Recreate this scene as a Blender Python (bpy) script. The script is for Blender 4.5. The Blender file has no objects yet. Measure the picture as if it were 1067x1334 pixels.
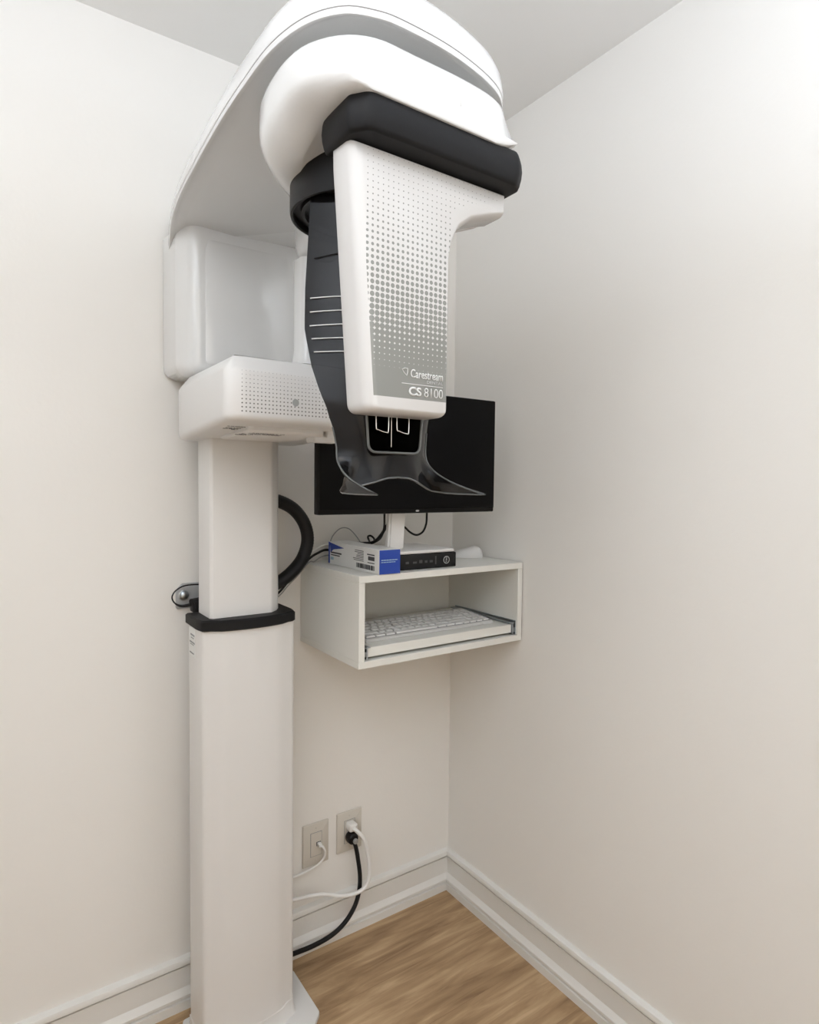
import bpy, bmesh, math, random
from mathutils import Vector, Matrix
random.seed(7)
PI = math.pi
scene = bpy.context.scene
COL = scene.collection

# ------------------------------------------------------------------ materials
def srgb(r, g, b):
    def f(c):
        c /= 255.0
        return c/12.92 if c <= .04045 else ((c+.055)/1.055)**2.4
    return (f(r), f(g), f(b), 1)

def mat(name, col, rough=.5, metal=0, coat=0, spec=.5, bump=0, bscale=200):
    m = bpy.data.materials.new(name); m.use_nodes = True
    nt = m.node_tree; b = nt.nodes['Principled BSDF']
    b.inputs['Base Color'].default_value = col
    b.inputs['Roughness'].default_value = rough
    b.inputs['Metallic'].default_value = metal
    b.inputs['Coat Weight'].default_value = coat
    b.inputs['Coat Roughness'].default_value = .06
    b.inputs['Specular IOR Level'].default_value = spec
    if bump:
        tc = nt.nodes.new('ShaderNodeTexCoord'); n = nt.nodes.new('ShaderNodeTexNoise')
        n.inputs['Scale'].default_value = bscale; n.inputs['Detail'].default_value = 3
        bp = nt.nodes.new('ShaderNodeBump'); bp.inputs['Strength'].default_value = bump
        bp.inputs['Distance'].default_value = .001
        nt.links.new(tc.outputs['Object'], n.inputs['Vector'])
        nt.links.new(n.outputs['Fac'], bp.inputs['Height'])
        nt.links.new(bp.outputs['Normal'], b.inputs['Normal'])
    return m

def math_node(nt, op, a, b=None, c=None):
    n = nt.nodes.new('ShaderNodeMath'); n.operation = op
    for i, v in enumerate((a, b, c)):
        if v is None: continue
        if isinstance(v, (int, float)): n.inputs[i].default_value = v
        else: nt.links.new(v, n.inputs[i])
    return n.outputs[0]

M = {}
M['wall'] = mat('wall_paint', (.875, .853, .808, 1), .75, bump=.25, bscale=90, spec=.3)
M['ceiling'] = mat('ceiling_paint', (.89, .88, .85, 1), .9, spec=.2)
M['trim'] = mat('trim_paint', (.80, .785, .745, 1), .35)
M['gloss'] = mat('gloss_white_plastic', (.765, .765, .755, 1), .16, coat=.5)
M['satin'] = mat('satin_white_metal', (.76, .745, .72, 1), .34)
M['under'] = mat('matte_white_plastic', (.78, .77, .75, 1), .5)
M['seam'] = mat('seam_grey', (.25, .24, .23, 1), .6)
M['black'] = mat('black_rubber', (.006, .006, .007, 1), .55, spec=.25, bump=.1, bscale=500)
M['hub'] = mat('black_plastic', (.006, .006, .007, 1), .5, spec=.3)
M['cord'] = mat('black_cord', (.005, .005, .006, 1), .5, spec=.3)
M['whitecord'] = mat('white_cord', (.86, .85, .82, 1), .4)
M['greycord'] = mat('grey_cord', (.35, .35, .34, 1), .4)
M['chrome'] = mat('chrome', (.85, .85, .86, 1), .12, metal=1)
M['steel'] = mat('zinc_steel', (.42, .46, .50, 1), .3, metal=1)
M['screen'] = mat('screen_black', (.0035, .0035, .004, 1), .35, spec=.08)
M['bezel'] = mat('bezel_black', (.003, .003, .0035, 1), .4, spec=.15)
M['melamine'] = mat('white_melamine', (.79, .78, .725, 1), .4, bump=.06, bscale=60)
M['grey'] = mat('print_grey', (.36, .365, .355, 1), .4)
M['letter'] = mat('letter_white', (.72, .72, .71, 1), .4)
M['ink'] = mat('ink_dark', (.05, .05, .055, 1), .6)
M['inkgrey'] = mat('ink_grey', (.25, .25, .25, 1), .6)
M['blue'] = mat('carton_blue', (.008, .05, .36, 1), .4)
M['lightblue'] = mat('carton_light_blue', (.35, .52, .62, 1), .5)
M['carton'] = mat('carton_white', (.80, .80, .78, 1), .45)
M['plate'] = mat('outlet_almond', (.66, .62, .55, 1), .35)
M['slot'] = mat('slot_dark', (.03, .03, .03, 1), .6)
M['key'] = mat('key_white', (.70, .69, .67, 1), .45)
M['keybase'] = mat('keyboard_base_white', (.60, .59, .57, 1), .45)
M['mouse'] = mat('mouse_white', (.72, .71, .69, 1), .3)
M['rim'] = mat('visor_edge_grey', (.10, .105, .105, 1), .15, coat=.5)
M['silver'] = mat('silver_print', (.5, .5, .5, 1), .35)
M['dark'] = mat('recess_dark', (.012, .012, .013, 1), .5)

def smoked(name, tint, alpha_gloss=.12, rough=.08):
    m = bpy.data.materials.new(name); m.use_nodes = True
    nt = m.node_tree; nt.nodes.clear()
    out = nt.nodes.new('ShaderNodeOutputMaterial')
    tr = nt.nodes.new('ShaderNodeBsdfTransparent'); tr.inputs[0].default_value = tint
    di = nt.nodes.new('ShaderNodeBsdfDiffuse'); di.inputs[0].default_value = (.018, .018, .020, 1)
    mx0 = nt.nodes.new('ShaderNodeMixShader'); mx0.inputs[0].default_value = .4
    nt.links.new(tr.outputs[0], mx0.inputs[1]); nt.links.new(di.outputs[0], mx0.inputs[2])
    gl = nt.nodes.new('ShaderNodeBsdfGlossy'); gl.inputs['Roughness'].default_value = rough
    fr = nt.nodes.new('ShaderNodeFresnel'); fr.inputs[0].default_value = 1.36
    mx = nt.nodes.new('ShaderNodeMixShader')
    nt.links.new(fr.outputs[0], mx.inputs[0]); nt.links.new(mx0.outputs[0], mx.inputs[1])
    nt.links.new(gl.outputs[0], mx.inputs[2]); nt.links.new(mx.outputs[0], out.inputs[0])
    return m
M['smoke'] = smoked('smoked_acrylic', (.20, .20, .21, 1))
M['smokedark'] = smoked('smoked_acrylic_dark', (.06, .06, .06, 1))

# wood plank floor: boards run along x
def floor_mat():
    m = bpy.data.materials.new('oak_plank_floor'); m.use_nodes = True
    nt = m.node_tree; b = nt.nodes['Principled BSDF']; L = nt.links
    tc = nt.nodes.new('ShaderNodeTexCoord')
    br = nt.nodes.new('ShaderNodeTexBrick')
    br.offset = .37; br.inputs['Scale'].default_value = 1
    br.inputs['Brick Width'].default_value = 1.22; br.inputs['Row Height'].default_value = .18
    br.inputs['Mortar Size'].default_value = .0005; br.inputs['Mortar Smooth'].default_value = .2
    br.inputs['Color1'].default_value = (.0, .0, .0, 1); br.inputs['Color2'].default_value = (1, 1, 1, 1)
    br.inputs['Mortar'].default_value = (.3, .3, .3, 1)
    mp = nt.nodes.new('ShaderNodeMapping'); mp.inputs['Location'].default_value = (.62, .05, 0)
    L.new(tc.outputs['Object'], mp.inputs[0]); L.new(mp.outputs[0], br.inputs[0])
    off = nt.nodes.new('ShaderNodeVectorMath'); off.operation = 'MULTIPLY_ADD'
    L.new(br.outputs['Color'], off.inputs[0]); off.inputs[1].default_value = (3, 7, 5); L.new(tc.outputs['Object'], off.inputs[2])
    m2 = nt.nodes.new('ShaderNodeMapping'); m2.inputs['Scale'].default_value = (2.2, 22, 1)
    L.new(off.outputs[0], m2.inputs[0])
    n1 = nt.nodes.new('ShaderNodeTexNoise'); n1.inputs['Scale'].default_value = 1.6; n1.inputs['Detail'].default_value = 8
    n1.inputs['Roughness'].default_value = .62; n1.inputs['Distortion'].default_value = .9
    L.new(m2.outputs[0], n1.inputs[0])
    m3 = nt.nodes.new('ShaderNodeMapping'); m3.inputs['Scale'].default_value = (1.1, 5, 1)
    L.new(off.outputs[0], m3.inputs[0])
    n2 = nt.nodes.new('ShaderNodeTexNoise'); n2.inputs['Scale'].default_value = 2.2; n2.inputs['Detail'].default_value = 3
    n2.inputs['Distortion'].default_value = 1.3
    L.new(m3.outputs[0], n2.inputs[0])
    cr = nt.nodes.new('ShaderNodeValToRGB'); e = cr.color_ramp
    e.elements[0].position = .34; e.elements[0].color = srgb(134, 104, 74)
    e.elements[1].position = .66; e.elements[1].color = srgb(204, 173, 135)
    el = e.elements.new(.5); el.color = srgb(172, 141, 105)
    s = math_node(nt, 'MULTIPLY', n1.outputs['Fac'], .6); s2 = math_node(nt, 'MULTIPLY', n2.outputs['Fac'], .4)
    s = math_node(nt, 'ADD', s, s2)
    L.new(s, cr.inputs[0])
    mm = nt.nodes.new('ShaderNodeMix'); mm.data_type = 'RGBA'
    L.new(br.outputs['Fac'], mm.inputs['Factor']); L.new(cr.outputs[0], mm.inputs['A']); mm.inputs['B'].default_value = srgb(140, 108, 78)
    L.new(mm.outputs['Result'], b.inputs['Base Color'])
    b.inputs['Roughness'].default_value = .5
    bp = nt.nodes.new('ShaderNodeBump'); bp.inputs['Strength'].default_value = .15; bp.inputs['Distance'].default_value = .001
    L.new(n1.outputs['Fac'], bp.inputs['Height']); L.new(bp.outputs['Normal'], b.inputs['Normal'])
    return m
M['floor'] = floor_mat()

# halftone print: dots on a grid; radius by height (profile), bounded by masks
def dot_mat(name, base, ink, sp, x0, z0, prof, zlo, zhi, masks, yfront, rough=.25):
    m = bpy.data.materials.new(name); m.use_nodes = True
    nt = m.node_tree; b = nt.nodes['Principled BSDF']; L = nt.links
    tc = nt.nodes.new('ShaderNodeTexCoord'); sx = nt.nodes.new('ShaderNodeSeparateXYZ')
    L.new(tc.outputs['Object'], sx.inputs[0]); X, Y, Z = sx.outputs
    u = math_node(nt, 'DIVIDE', math_node(nt, 'SUBTRACT', X, x0), sp)
    v = math_node(nt, 'DIVIDE', math_node(nt, 'SUBTRACT', Z, z0), sp)
    fu = math_node(nt, 'SUBTRACT', math_node(nt, 'FRACT', u), .5)
    fv = math_node(nt, 'SUBTRACT', math_node(nt, 'FRACT', v), .5)
    d = math_node(nt, 'SQRT', math_node(nt, 'ADD', math_node(nt, 'MULTIPLY', fu, fu), math_node(nt, 'MULTIPLY', fv, fv)))
    zc = math_node(nt, 'MULTIPLY', math_node(nt, 'ADD', math_node(nt, 'FLOOR', v), .5), sp)   # row centre
    t = math_node(nt, 'DIVIDE', math_node(nt, 'SUBTRACT', math_node(nt, 'ADD', zc, z0), zlo), zhi-zlo)
    cr = nt.nodes.new('ShaderNodeValToRGB'); el = cr.color_ramp.elements
    pts = sorted(((z-zlo)/(zhi-zlo), r) for z, r in prof)
    el[0].position = pts[0][0]; el[0].color = (pts[0][1],)*3+(1,)
    el[1].position = pts[-1][0]; el[1].color = (pts[-1][1],)*3+(1,)
    for p, r in pts[1:-1]:
        e = el.new(p); e.color = (r, r, r, 1)
    L.new(t, cr.inputs[0])
    rr = nt.nodes.new('ShaderNodeSeparateColor'); L.new(cr.outputs[0], rr.inputs[0])
    ins = math_node(nt, 'LESS_THAN', d, rr.outputs[0])
    ins = math_node(nt, 'MULTIPLY', ins, masks(nt, X, Y, Z))
    ins = math_node(nt, 'MULTIPLY', ins, math_node(nt, 'LESS_THAN', Y, yfront))
    mm = nt.nodes.new('ShaderNodeMix'); mm.data_type = 'RGBA'
    L.new(ins, mm.inputs['Factor']); mm.inputs['A'].default_value = base; mm.inputs['B'].default_value = ink
    L.new(mm.outputs['Result'], b.inputs['Base Color'])
    b.inputs['Roughness'].default_value = rough
    return m

def mask_housing(nt, X, Y, Z):
    a = math_node(nt, 'GREATER_THAN', X, math_node(nt, 'MULTIPLY_ADD', Z, -.030, -.8205))   # left limit, follows the taper
    lo = math_node(nt, 'GREATER_THAN', Z, 1.485)
    inner = math_node(nt, 'LESS_THAN', X, -.731)
    # wing: above a curve that drops to the stem
    dx = math_node(nt, 'ADD', X, .731)
    cur = math_node(nt, 'ADD', 1.745, math_node(nt, 'MULTIPLY', math_node(nt, 'SQRT', math_node(nt, 'MAXIMUM', dx, 0)), .165))
    wing = math_node(nt, 'GREATER_THAN', Z, cur)
    wing = math_node(nt, 'MULTIPLY', wing, math_node(nt, 'LESS_THAN', X, -.640))
    hi = math_node(nt, 'LESS_THAN', Z, 1.806)
    sel = math_node(nt, 'MAXIMUM', inner, wing)
    return math_node(nt, 'MULTIPLY', math_node(nt, 'MULTIPLY', a, lo), math_node(nt, 'MULTIPLY', sel, hi))
SPH = .0081
M['housing'] = dot_mat('dotted_white_housing', (.665, .655, .645, 1), (.27, .275, .26, 1), SPH, -.8655-12*SPH, 1.4850,
    [(1.485, .80), (1.520, .80), (1.524, .67), (1.575, .52), (1.581, .5), (1.625, .41), (1.672, .30), (1.735, .155), (1.79, .085), (1.82, .05)],
    1.485, 1.82, mask_housing, -.8985)

def mask_console(nt, X, Y, Z):
    a = math_node(nt, 'GREATER_THAN', X, -.912); c = math_node(nt, 'LESS_THAN', X, -.64)
    d = math_node(nt, 'GREATER_THAN', Z, 1.4895); e = math_node(nt, 'LESS_THAN', Z, 1.568)
    return math_node(nt, 'MULTIPLY', math_node(nt, 'MULTIPLY', a, c), math_node(nt, 'MULTIPLY', d, e))
M['console'] = dot_mat('dotted_white_console', (.76, .75, .735, 1), (.14, .135, .13, 1), .0072, -.912, 1.4895,
    [(1.48, .20), (1.51, .185), (1.54, .13), (1.56, .08), (1.58, .05)], 1.48, 1.58, mask_console, -.525, .3)

# ------------------------------------------------------------------ helpers
def new_obj(name, me, m=None, parent=None, kind=None, smooth=40):
    if m is not None:
        for k in (m if isinstance(m, (list, tuple)) else [m]): me.materials.append(k)
    o = bpy.data.objects.new(name, me); COL.objects.link(o)
    if parent is not None:
        o.parent = parent
        o.matrix_parent_inverse = WM[parent.name].inverted()
    WM[o.name] = Matrix.Identity(4)
    if smooth:
        for p in me.polygons: p.use_smooth = True
        me.set_sharp_from_angle(angle=math.radians(smooth))
    return o
WM = {}
def finish(name, bm, m=None, parent=None, smooth=40, recalc=True):
    if recalc: bmesh.ops.recalc_face_normals(bm, faces=bm.faces)
    me = bpy.data.meshes.new(name); bm.to_mesh(me); bm.free()
    return new_obj(name, me, m, parent, smooth=smooth)
def tag(o, label=None, cat=None, group=None, kind=None):
    if label: o['label'] = label
    if cat: o['category'] = cat
    if group: o['group'] = group
    if kind: o['kind'] = kind
    return o
def thing(name, loc, label, cat, group=None):
    o = bpy.data.objects.new(name, None); COL.objects.link(o); o.location = loc
    o.empty_display_size = .05
    WM[o.name] = Matrix.Translation(loc)
    return tag(o, label, cat, group)

def box(bm, x0, x1, y0, y1, z0, z1, mi=0):
    v = [bm.verts.new(p) for p in ((x0,y0,z0),(x1,y0,z0),(x1,y1,z0),(x0,y1,z0),(x0,y0,z1),(x1,y0,z1),(x1,y1,z1),(x0,y1,z1))]
    fs = []
    for f in ((0,3,2,1),(4,5,6,7),(0,1,5,4),(1,2,6,5),(2,3,7,6),(3,0,4,7)):
        fc = bm.faces.new([v[i] for i in f]); fc.material_index = mi; fs.append(fc)
    return v
def bbox(name, x0, x1, y0, y1, z0, z1, m, parent=None, bev=0, seg=2):
    bm = bmesh.new(); box(bm, x0, x1, y0, y1, z0, z1)
    if bev: bmesh.ops.bevel(bm, geom=list(bm.edges), offset=bev, segments=seg, profile=.5, affect='EDGES')
    return finish(name, bm, m, parent)

def rounded(pts, rad, seg=6):
    """2D polygon with rounded corners"""
    out = []; n = len(pts)
    for i, p in enumerate(pts):
        r = rad[i] if isinstance(rad, (list, tuple)) else rad
        p = Vector(p); a = Vector(pts[i-1]); b = Vector(pts[(i+1) % n])
        if r <= 0: out.append(p); continue
        d1 = (a-p); d2 = (b-p); l1, l2 = d1.length, d2.length; d1.normalize(); d2.normalize()
        ang = d1.angle(d2); t = min(r/math.tan(ang/2), l1*.49, l2*.49)
        p1 = p+d1*t; p2 = p+d2*t
        for k in range(seg+1):
            s = k/seg
            out.append(p1*(1-s)**2 + p*2*s*(1-s)*.92 + (p1+p2)*.5*2*s*(1-s)*.08 + p2*s*s)
    return out
def inset(poly, d):
    """offset a CCW polygon inwards"""
    n = len(poly); out = []
    for i in range(n):
        a, p, b = poly[i-1], poly[i], poly[(i+1) % n]
        e1 = (p-a); e2 = (b-p)
        if e1.length < 1e-9 or e2.length < 1e-9: out.append(p.copy()); continue
        n1 = Vector((-e1.y, e1.x)).normalized(); n2 = Vector((-e2.y, e2.x)).normalized()
        m = n1+n2; m = m/(max(.3, m.length_squared/2))
        out.append(p+m*d)
    return out
def area(poly):
    return sum(poly[i-1].x*poly[i].y-poly[i].x*poly[i-1].y for i in range(len(poly)))/2
def loft(poly, prof, to3, fn=None, caps=True):
    """poly: 2D outline; prof: list of (inset, h); to3(u,v,h)->xyz"""
    if area(poly) < 0: poly = poly[::-1]
    bm = bmesh.new(); rings = []
    for d, h in prof:
        q = inset(poly, d) if d else poly
        rings.append([bm.verts.new(fn(Vector(to3(p.x, p.y, h))) if fn else to3(p.x, p.y, h)) for p in q])
    n = len(poly)
    for a, b in zip(rings, rings[1:]):
        for i in range(n):
            j = (i+1) % n
            bm.faces.new((a[i], a[j], b[j], b[i]))
    if caps:
        bm.faces.new(rings[0][::-1]); bm.faces.new(rings[-1])
    return bm
def qprof(h0, h1, r0, r1, seg=5):
    p = []
    if r0 > 0:
        for k in range(seg+1):
            a = PI/2*k/seg; p.append((r0*(1-math.sin(a)), h0+r0*(1-math.cos(a))))
    else: p.append((0, h0))
    if r1 > 0:
        for k in range(seg+1):
            a = PI/2*k/seg; p.append((r1*(1-math.cos(a)), h1-r1*(1-math.sin(a))))
    else: p.append((0, h1))
    return p
XY = lambda u, v, h: (u, v, h)
XZ = lambda u, v, h: (u, h, v)      # outline in xz, extruded along y
YZ = lambda u, v, h: (h, u, v)

def crom(pts, sub=8):
    P = [Vector(p) for p in pts]; out = []
    for i in range(len(P)-1):
        p0 = P[max(i-1, 0)]; p1 = P[i]; p2 = P[i+1]; p3 = P[min(i+2, len(P)-1)]
        for k in range(sub):
            t = k/sub
            out.append(.5*((2*p1)+(-p0+p2)*t+(2*p0-5*p1+4*p2-p3)*t*t+(-p0+3*p1-3*p2+p3)*t**3))
    out.append(P[-1]); return out
def tube(bm, pts, r, n=10, closed=False, ribs=0, flat=1.0):
    rings = []; up = Vector((0, 0, 1)); prev = None; L = len(pts)
    for i, p in enumerate(pts):
        if closed: t = (pts[(i+1) % L]-pts[i-1]).normalized()
        else: t = (pts[min(i+1, L-1)]-pts[max(i-1, 0)]).normalized()
        if prev is None:
            a = t.cross(up)
            if a.length < .1: a = t.cross(Vector((1, 0, 0)))
        else: a = prev-t*prev.dot(t)
        a.normalize(); prev = a.copy(); b = t.cross(a)
        rr = r(i/(L-1)) if callable(r) else r
        if ribs: rr *= 1+ribs*(1 if i % 2 else 0)
        rings.append([bm.verts.new(p+(a*math.cos(2*PI*k/n)+b*math.sin(2*PI*k/n)*flat)*rr) for k in range(n)])
    m = len(rings)
    for i in range(m if closed else m-1):
        A, B = rings[i], rings[(i+1) % m]
        for k in range(n):
            bm.faces.new((A[k], A[(k+1) % n], B[(k+1) % n], B[k]))
    if not closed:
        bm.faces.new(rings[0][::-1]); bm.faces.new(rings[-1])
def cable(name, pts, r, m, parent=None, sub=8, n=8, **k):
    bm = bmesh.new(); tube(bm, crom(pts, sub), r, n, **k)
    return finish(name, bm, m, parent, smooth=60)
def lathe(bm, prof, origin, axis='z', n=32):
    """prof: (r, h) list"""
    o = Vector(origin); rings = []
    for r, h in prof:
        ring = []
        for k in range(n):
            c, s = math.cos(2*PI*k/n)*r, math.sin(2*PI*k/n)*r
            q = {'z': (c, s, h), 'y': (c, h, s), 'x': (h, c, s)}[axis]
            ring.append(bm.verts.new(o+Vector(q)))
        rings.append(ring)
    for a, b in zip(rings, rings[1:]):
        for k in range(n):
            bm.faces.new((a[k], a[(k+1) % n], b[(k+1) % n], b[k]))
    bm.faces.new(rings[0][::-1]); bm.faces.new(rings[-1])

def text_mesh(name, s, x0, x1, z0, h, y, m, parent, bold=0, rot=None, depth=.0003):
    """flat lettering on a surface that faces -y, fitted to width x0..x1 and cap height h"""
    cu = bpy.data.curves.new(name, 'FONT'); cu.body = s; cu.size = 1; cu.extrude = 0
    cu.offset = bold
    to = bpy.data.objects.new('tmp_text', cu); COL.objects.link(to)
    dg = bpy.context.evaluated_depsgraph_get()
    me = bpy.data.meshes.new_from_object(to.evaluated_get(dg)); me.name = name
    bpy.data.objects.remove(to); bpy.data.curves.remove(cu)
    xs = [v.co.x for v in me.vertices]; ys = [v.co.y for v in me.vertices]
    ax, bx = min(xs), max(xs); ay, by = min(ys), max(ys)
    for v in me.vertices:
        u = (v.co.x-ax)/(bx-ax); w = (v.co.y-ay)/(by-ay)
        if rot: u, w = w, 1-u
        v.co = Vector((x0+u*(x1-x0), y, z0+w*h))
    bm = bmesh.new(); bm.from_mesh(me); bpy.data.meshes.remove(me)
    bmesh.ops.remove_doubles(bm, verts=bm.verts, dist=1e-6)
    r = bmesh.ops.extrude_face_region(bm, geom=list(bm.faces))
    bmesh.ops.translate(bm, vec=(0, -depth, 0), verts=[g for g in r['geom'] if isinstance(g, bmesh.types.BMVert)])
    return finish(name, bm, m, parent, smooth=0)

# ------------------------------------------------------------------ room
H = 2.44; XL = -2.1; YF = -2.9
def slab(name, x0, x1, y0, y1, z0, z1, m):
    o = bbox(name, x0, x1, y0, y1, z0, z1, m); o['kind'] = 'structure'; return o
slab('floor', XL, 0, YF, 0, -.1, 0, M['floor'])
slab('ceiling', XL, 0, YF, 0, H, H+.1, M['ceiling'])
slab('wall_back', XL-.1, .1, 0, .1, -.1, H+.1, M['wall'])
slab('wall_right', 0, .1, YF, 0, -.1, H+.1, M['wall'])
slab('wall_left', XL-.1, XL, YF, 0, -.1, H+.1, M['wall'])
slab('wall_front', XL-.1, .1, YF-.1, YF, -.1, H+.1, M['wall'])
BP = [(0, 0), (.0225, 0), (.0225, .0235), (.0165, .0258), (.0165, .0292), (.0215, .0300), (.0215, .0375), (.0125, .0500),
      (.0105, .0530), (.0105, .1040), (.0125, .1055), (.0125, .1075), (.0055, .1083), (.0055, .1112), (.0150, .1130), (.0165, .1150), (.0165, .1240), (.0145, .1285), (.0, .1325)]
def baseboard(name, side):
    bm = bmesh.new(); rings = []
    for s in (0, 1):
        ring = []
        for d, z in BP:
            if side == 'back':  p = (XL+d if s == 0 else -d, -d, z)
            if side == 'right': p = (-d, -d if s == 0 else YF+d, z)
            if side == 'left':  p = (XL+d, -d if s == 0 else YF+d, z)
            if side == 'front': p = (XL+d if s == 0 else -d, YF+d, z)
            ring.append(bm.verts.new(p))
        rings.append(ring)
    n = len(BP)
    for i in range(n-1):
        bm.faces.new((rings[0][i], rings[0][i+1], rings[1][i+1], rings[1][i]))
    bm.faces.new(rings[0]); bm.faces.new(rings[1][::-1])
    o = finish(name, bm, M['trim'], smooth=25); o['kind'] = 'structure'
for s in ('back', 'right', 'left', 'front'): baseboard('baseboard_'+s, s)

# ------------------------------------------------------------------ the x-ray machine
XC = -.772
mc = thing('dental_xray_machine', (XC, -.13, 0), 'tall white panoramic dental x-ray machine with dotted housing and smoked visor, standing in the corner', 'x-ray machine')
# base plate with chamfered corners
bp_ = [(-.898, -.062), (-.898, -.185), (-.86, -.262), (-.84, -.275), (-.655, -.275), (-.628, -.262), (-.598, -.232), (-.598, -.062)]
finish('base_plate', loft(rounded(bp_, .012, 4), qprof(0, .012, 0, .003, 3), XY), M['satin'], mc)
bm = bmesh.new(); lathe(bm, [(.013, .0), (.013, .003), (.011, .004), (.011, .010), (.0045, .011), (.0045, .028), (.001, .034)], (-.872, -.082, .012), n=6)
finish('anchor_bolt', bm, M['steel'], mc, smooth=20)

# lower column: shallow convex front, broad chamfered sides
def col_outline(xl, xr, yf, yb, bow, ch=.02):
    pts = [(xl, yb), (xl, yf+.055)]
    for k in range(5):            # rounded left shoulder
        a = PI/2*k/4; pts.append((xl+.004+ch*(1-math.cos(a)), yf+.022+.012*(1-math.sin(a))))
    n = 12
    for k in range(1, n):
        t = k/n; pts.append((xl+.03+(xr-xl-.06)*t, yf+.012-bow*math.sin(PI*t)))
    for k in range(5):
        a = PI/2*(1-k/4); pts.append((xr-.004-ch*(1-math.cos(a)), yf+.022+.012*(1-math.sin(a))))
    pts += [(xr, yf+.055), (xr, yb)]
    return [Vector(p) for p in pts]
lc = finish('column_cover', loft(col_outline(-.887, -.650, -.222, -.105, .010), [(0, .012), (0, 1.036)], XY), M['satin'], mc, smooth=30)
finish('column_foot', loft(col_outline(-.889, -.648, -.224, -.10, .010), [(-.006, .0125), (-.003, .016), (0, .03), (.0005, .05), (.002, .052)], XY), M['satin'], mc, smooth=30)
finish('column_collar', loft(col_outline(-.891, -.650, -.230, -.09, .013), [(.004, 1.024), (0, 1.027), (0, 1.046), (.004, 1.050)], XY), M['black'], mc, smooth=30)
# sliding upper column with bevelled front edges
up = [(-.862, -.10), (-.862, -.185), (-.856, -.192), (-.713, -.192), (-.692, -.172), (-.679, -.150), (-.679, -.10)]
finish('sliding_column', loft(rounded(up, [0, .003, .004, .012, .01, .004, 0], 3), [(0, 1.04), (0, 1.50)], XY), M['satin'], mc, smooth=30)
# rating label on the left side of the column cover
bm = bmesh.new()
box(bm, -.8882, -.8870, -.160, -.112, .955, 1.022, 0)
lb = finish('rating_label', bm, M['carton'], lc); lb['label'] = 'small white printed rating label'
bm = bmesh.new()
for z, a, b, t in ((1.008, -.155, -.125, .004), (1.000, -.150, -.128, .002), (.990, -.157, -.118, .0035), (.984, -.150, -.122, .0018), (.964, -.150, -.118, .003)):
    box(bm, -.8888, -.8881, a, b, z-t, z)
finish('label_print', bm, M['inkgrey'], lc)

# console block on top of the sliding column
cp = [(-.938, -.528), (-.905, -.535), (-.62, -.535), (-.598, -.52), (-.598, -.07), (-.902, -.07), (-.912, -.14)]
def warp_console(p):
    f = max(0, min(1, (p.y+.56)/.42))
    if p.z > 1.53: p.z += .016*f
    else: p.z -= .013*f
    return p
prof = [(.012, 1.4765), (.006, 1.479), (.002, 1.4835), (0, 1.489), (0, 1.562), (.001, 1.566), (.004, 1.571), (.010, 1.5785), (.016, 1.586), (.019, 1.590), (.022, 1.592), (.026, 1.593)]
con = finish('control_console', loft(rounded(cp, [.034, .045, .03, .035, .03, .03, .03], 6), prof, XY, warp_console), M['console'], mc, smooth=50)
bm = bmesh.new(); lathe(bm, [(.0068, -.0006), (.0068, .002)], (-.806, -.5345, 1.5155), 'y', 24)
finish('indicator_light', bm, M['grey'], con)['label'] = 'round grey indicator lens'
# bite-block mount underneath
bm = loft(rounded([(-.872, -.468), (-.715, -.468), (-.70, -.44), (-.70, -.22), (-.85, -.22)], .012, 3), [(.004, 1.462), (0, 1.466), (0, 1.478)], XY)
finish('underside_cover', bm, M['under'], mc)
bm = bmesh.new(); box(bm, -.722, -.66, -.44, -.40, 1.452, 1.470); box(bm, -.70, -.672, -.455, -.42, 1.462, 1.478)
bmesh.ops.bevel(bm, geom=list(bm.edges), offset=.002, segments=2, affect='EDGES')
finish('bite_block_mount', bm, M['under'], mc)
# tiny printed lines under the console
bm = bmesh.new(); random.seed(3)
for y, a, b in ((-.445, -.905, -.865), (-.452, -.858, -.790), (-.436, -.86, -.80), (-.420, -.90, -.86), (-.420, -.85, -.79), (-.404, -.90, -.84), (-.392, -.88, -.85), (-.43, -.82, -.79)):
    x = a
    while x < b:
        w = random.uniform(.003, .010)
        z = 1.4615 if x > -.872 else 1.4725-.013*(y+.445)/.42
        box(bm, x, min(x+w, b), y, y+random.choice((.0022, .0035)), z-.0003, z+.001)
        x += w+random.uniform(.001, .0025)
finish('underside_print', bm, M['inkgrey'], mc)

# wall cover behind, under the overhead arm
cv = [(-.918, -.006), (-.912, -.10), (-.886, -.150), (-.62, -.150), (-.60, -.10), (-.60, -.006)]
finish('wall_cover', loft(rounded(cv, [0, .03, .035, .03, .03, 0], 7), qprof(1.612, 1.952, .030, 0, 5), XY), M['gloss'], mc, smooth=50)
bm = loft(rounded([(-.858, 1.64), (-.66, 1.64), (-.64, 1.66), (-.64, 1.90), (-.66, 1.925), (-.85, 1.925), (-.858, 1.90)], [.012]*7, 4), [(0, -.149), (0, -.1504), (.001, -.1508)], XZ)
finish('cover_panel', bm, M['gloss'], mc)

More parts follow.
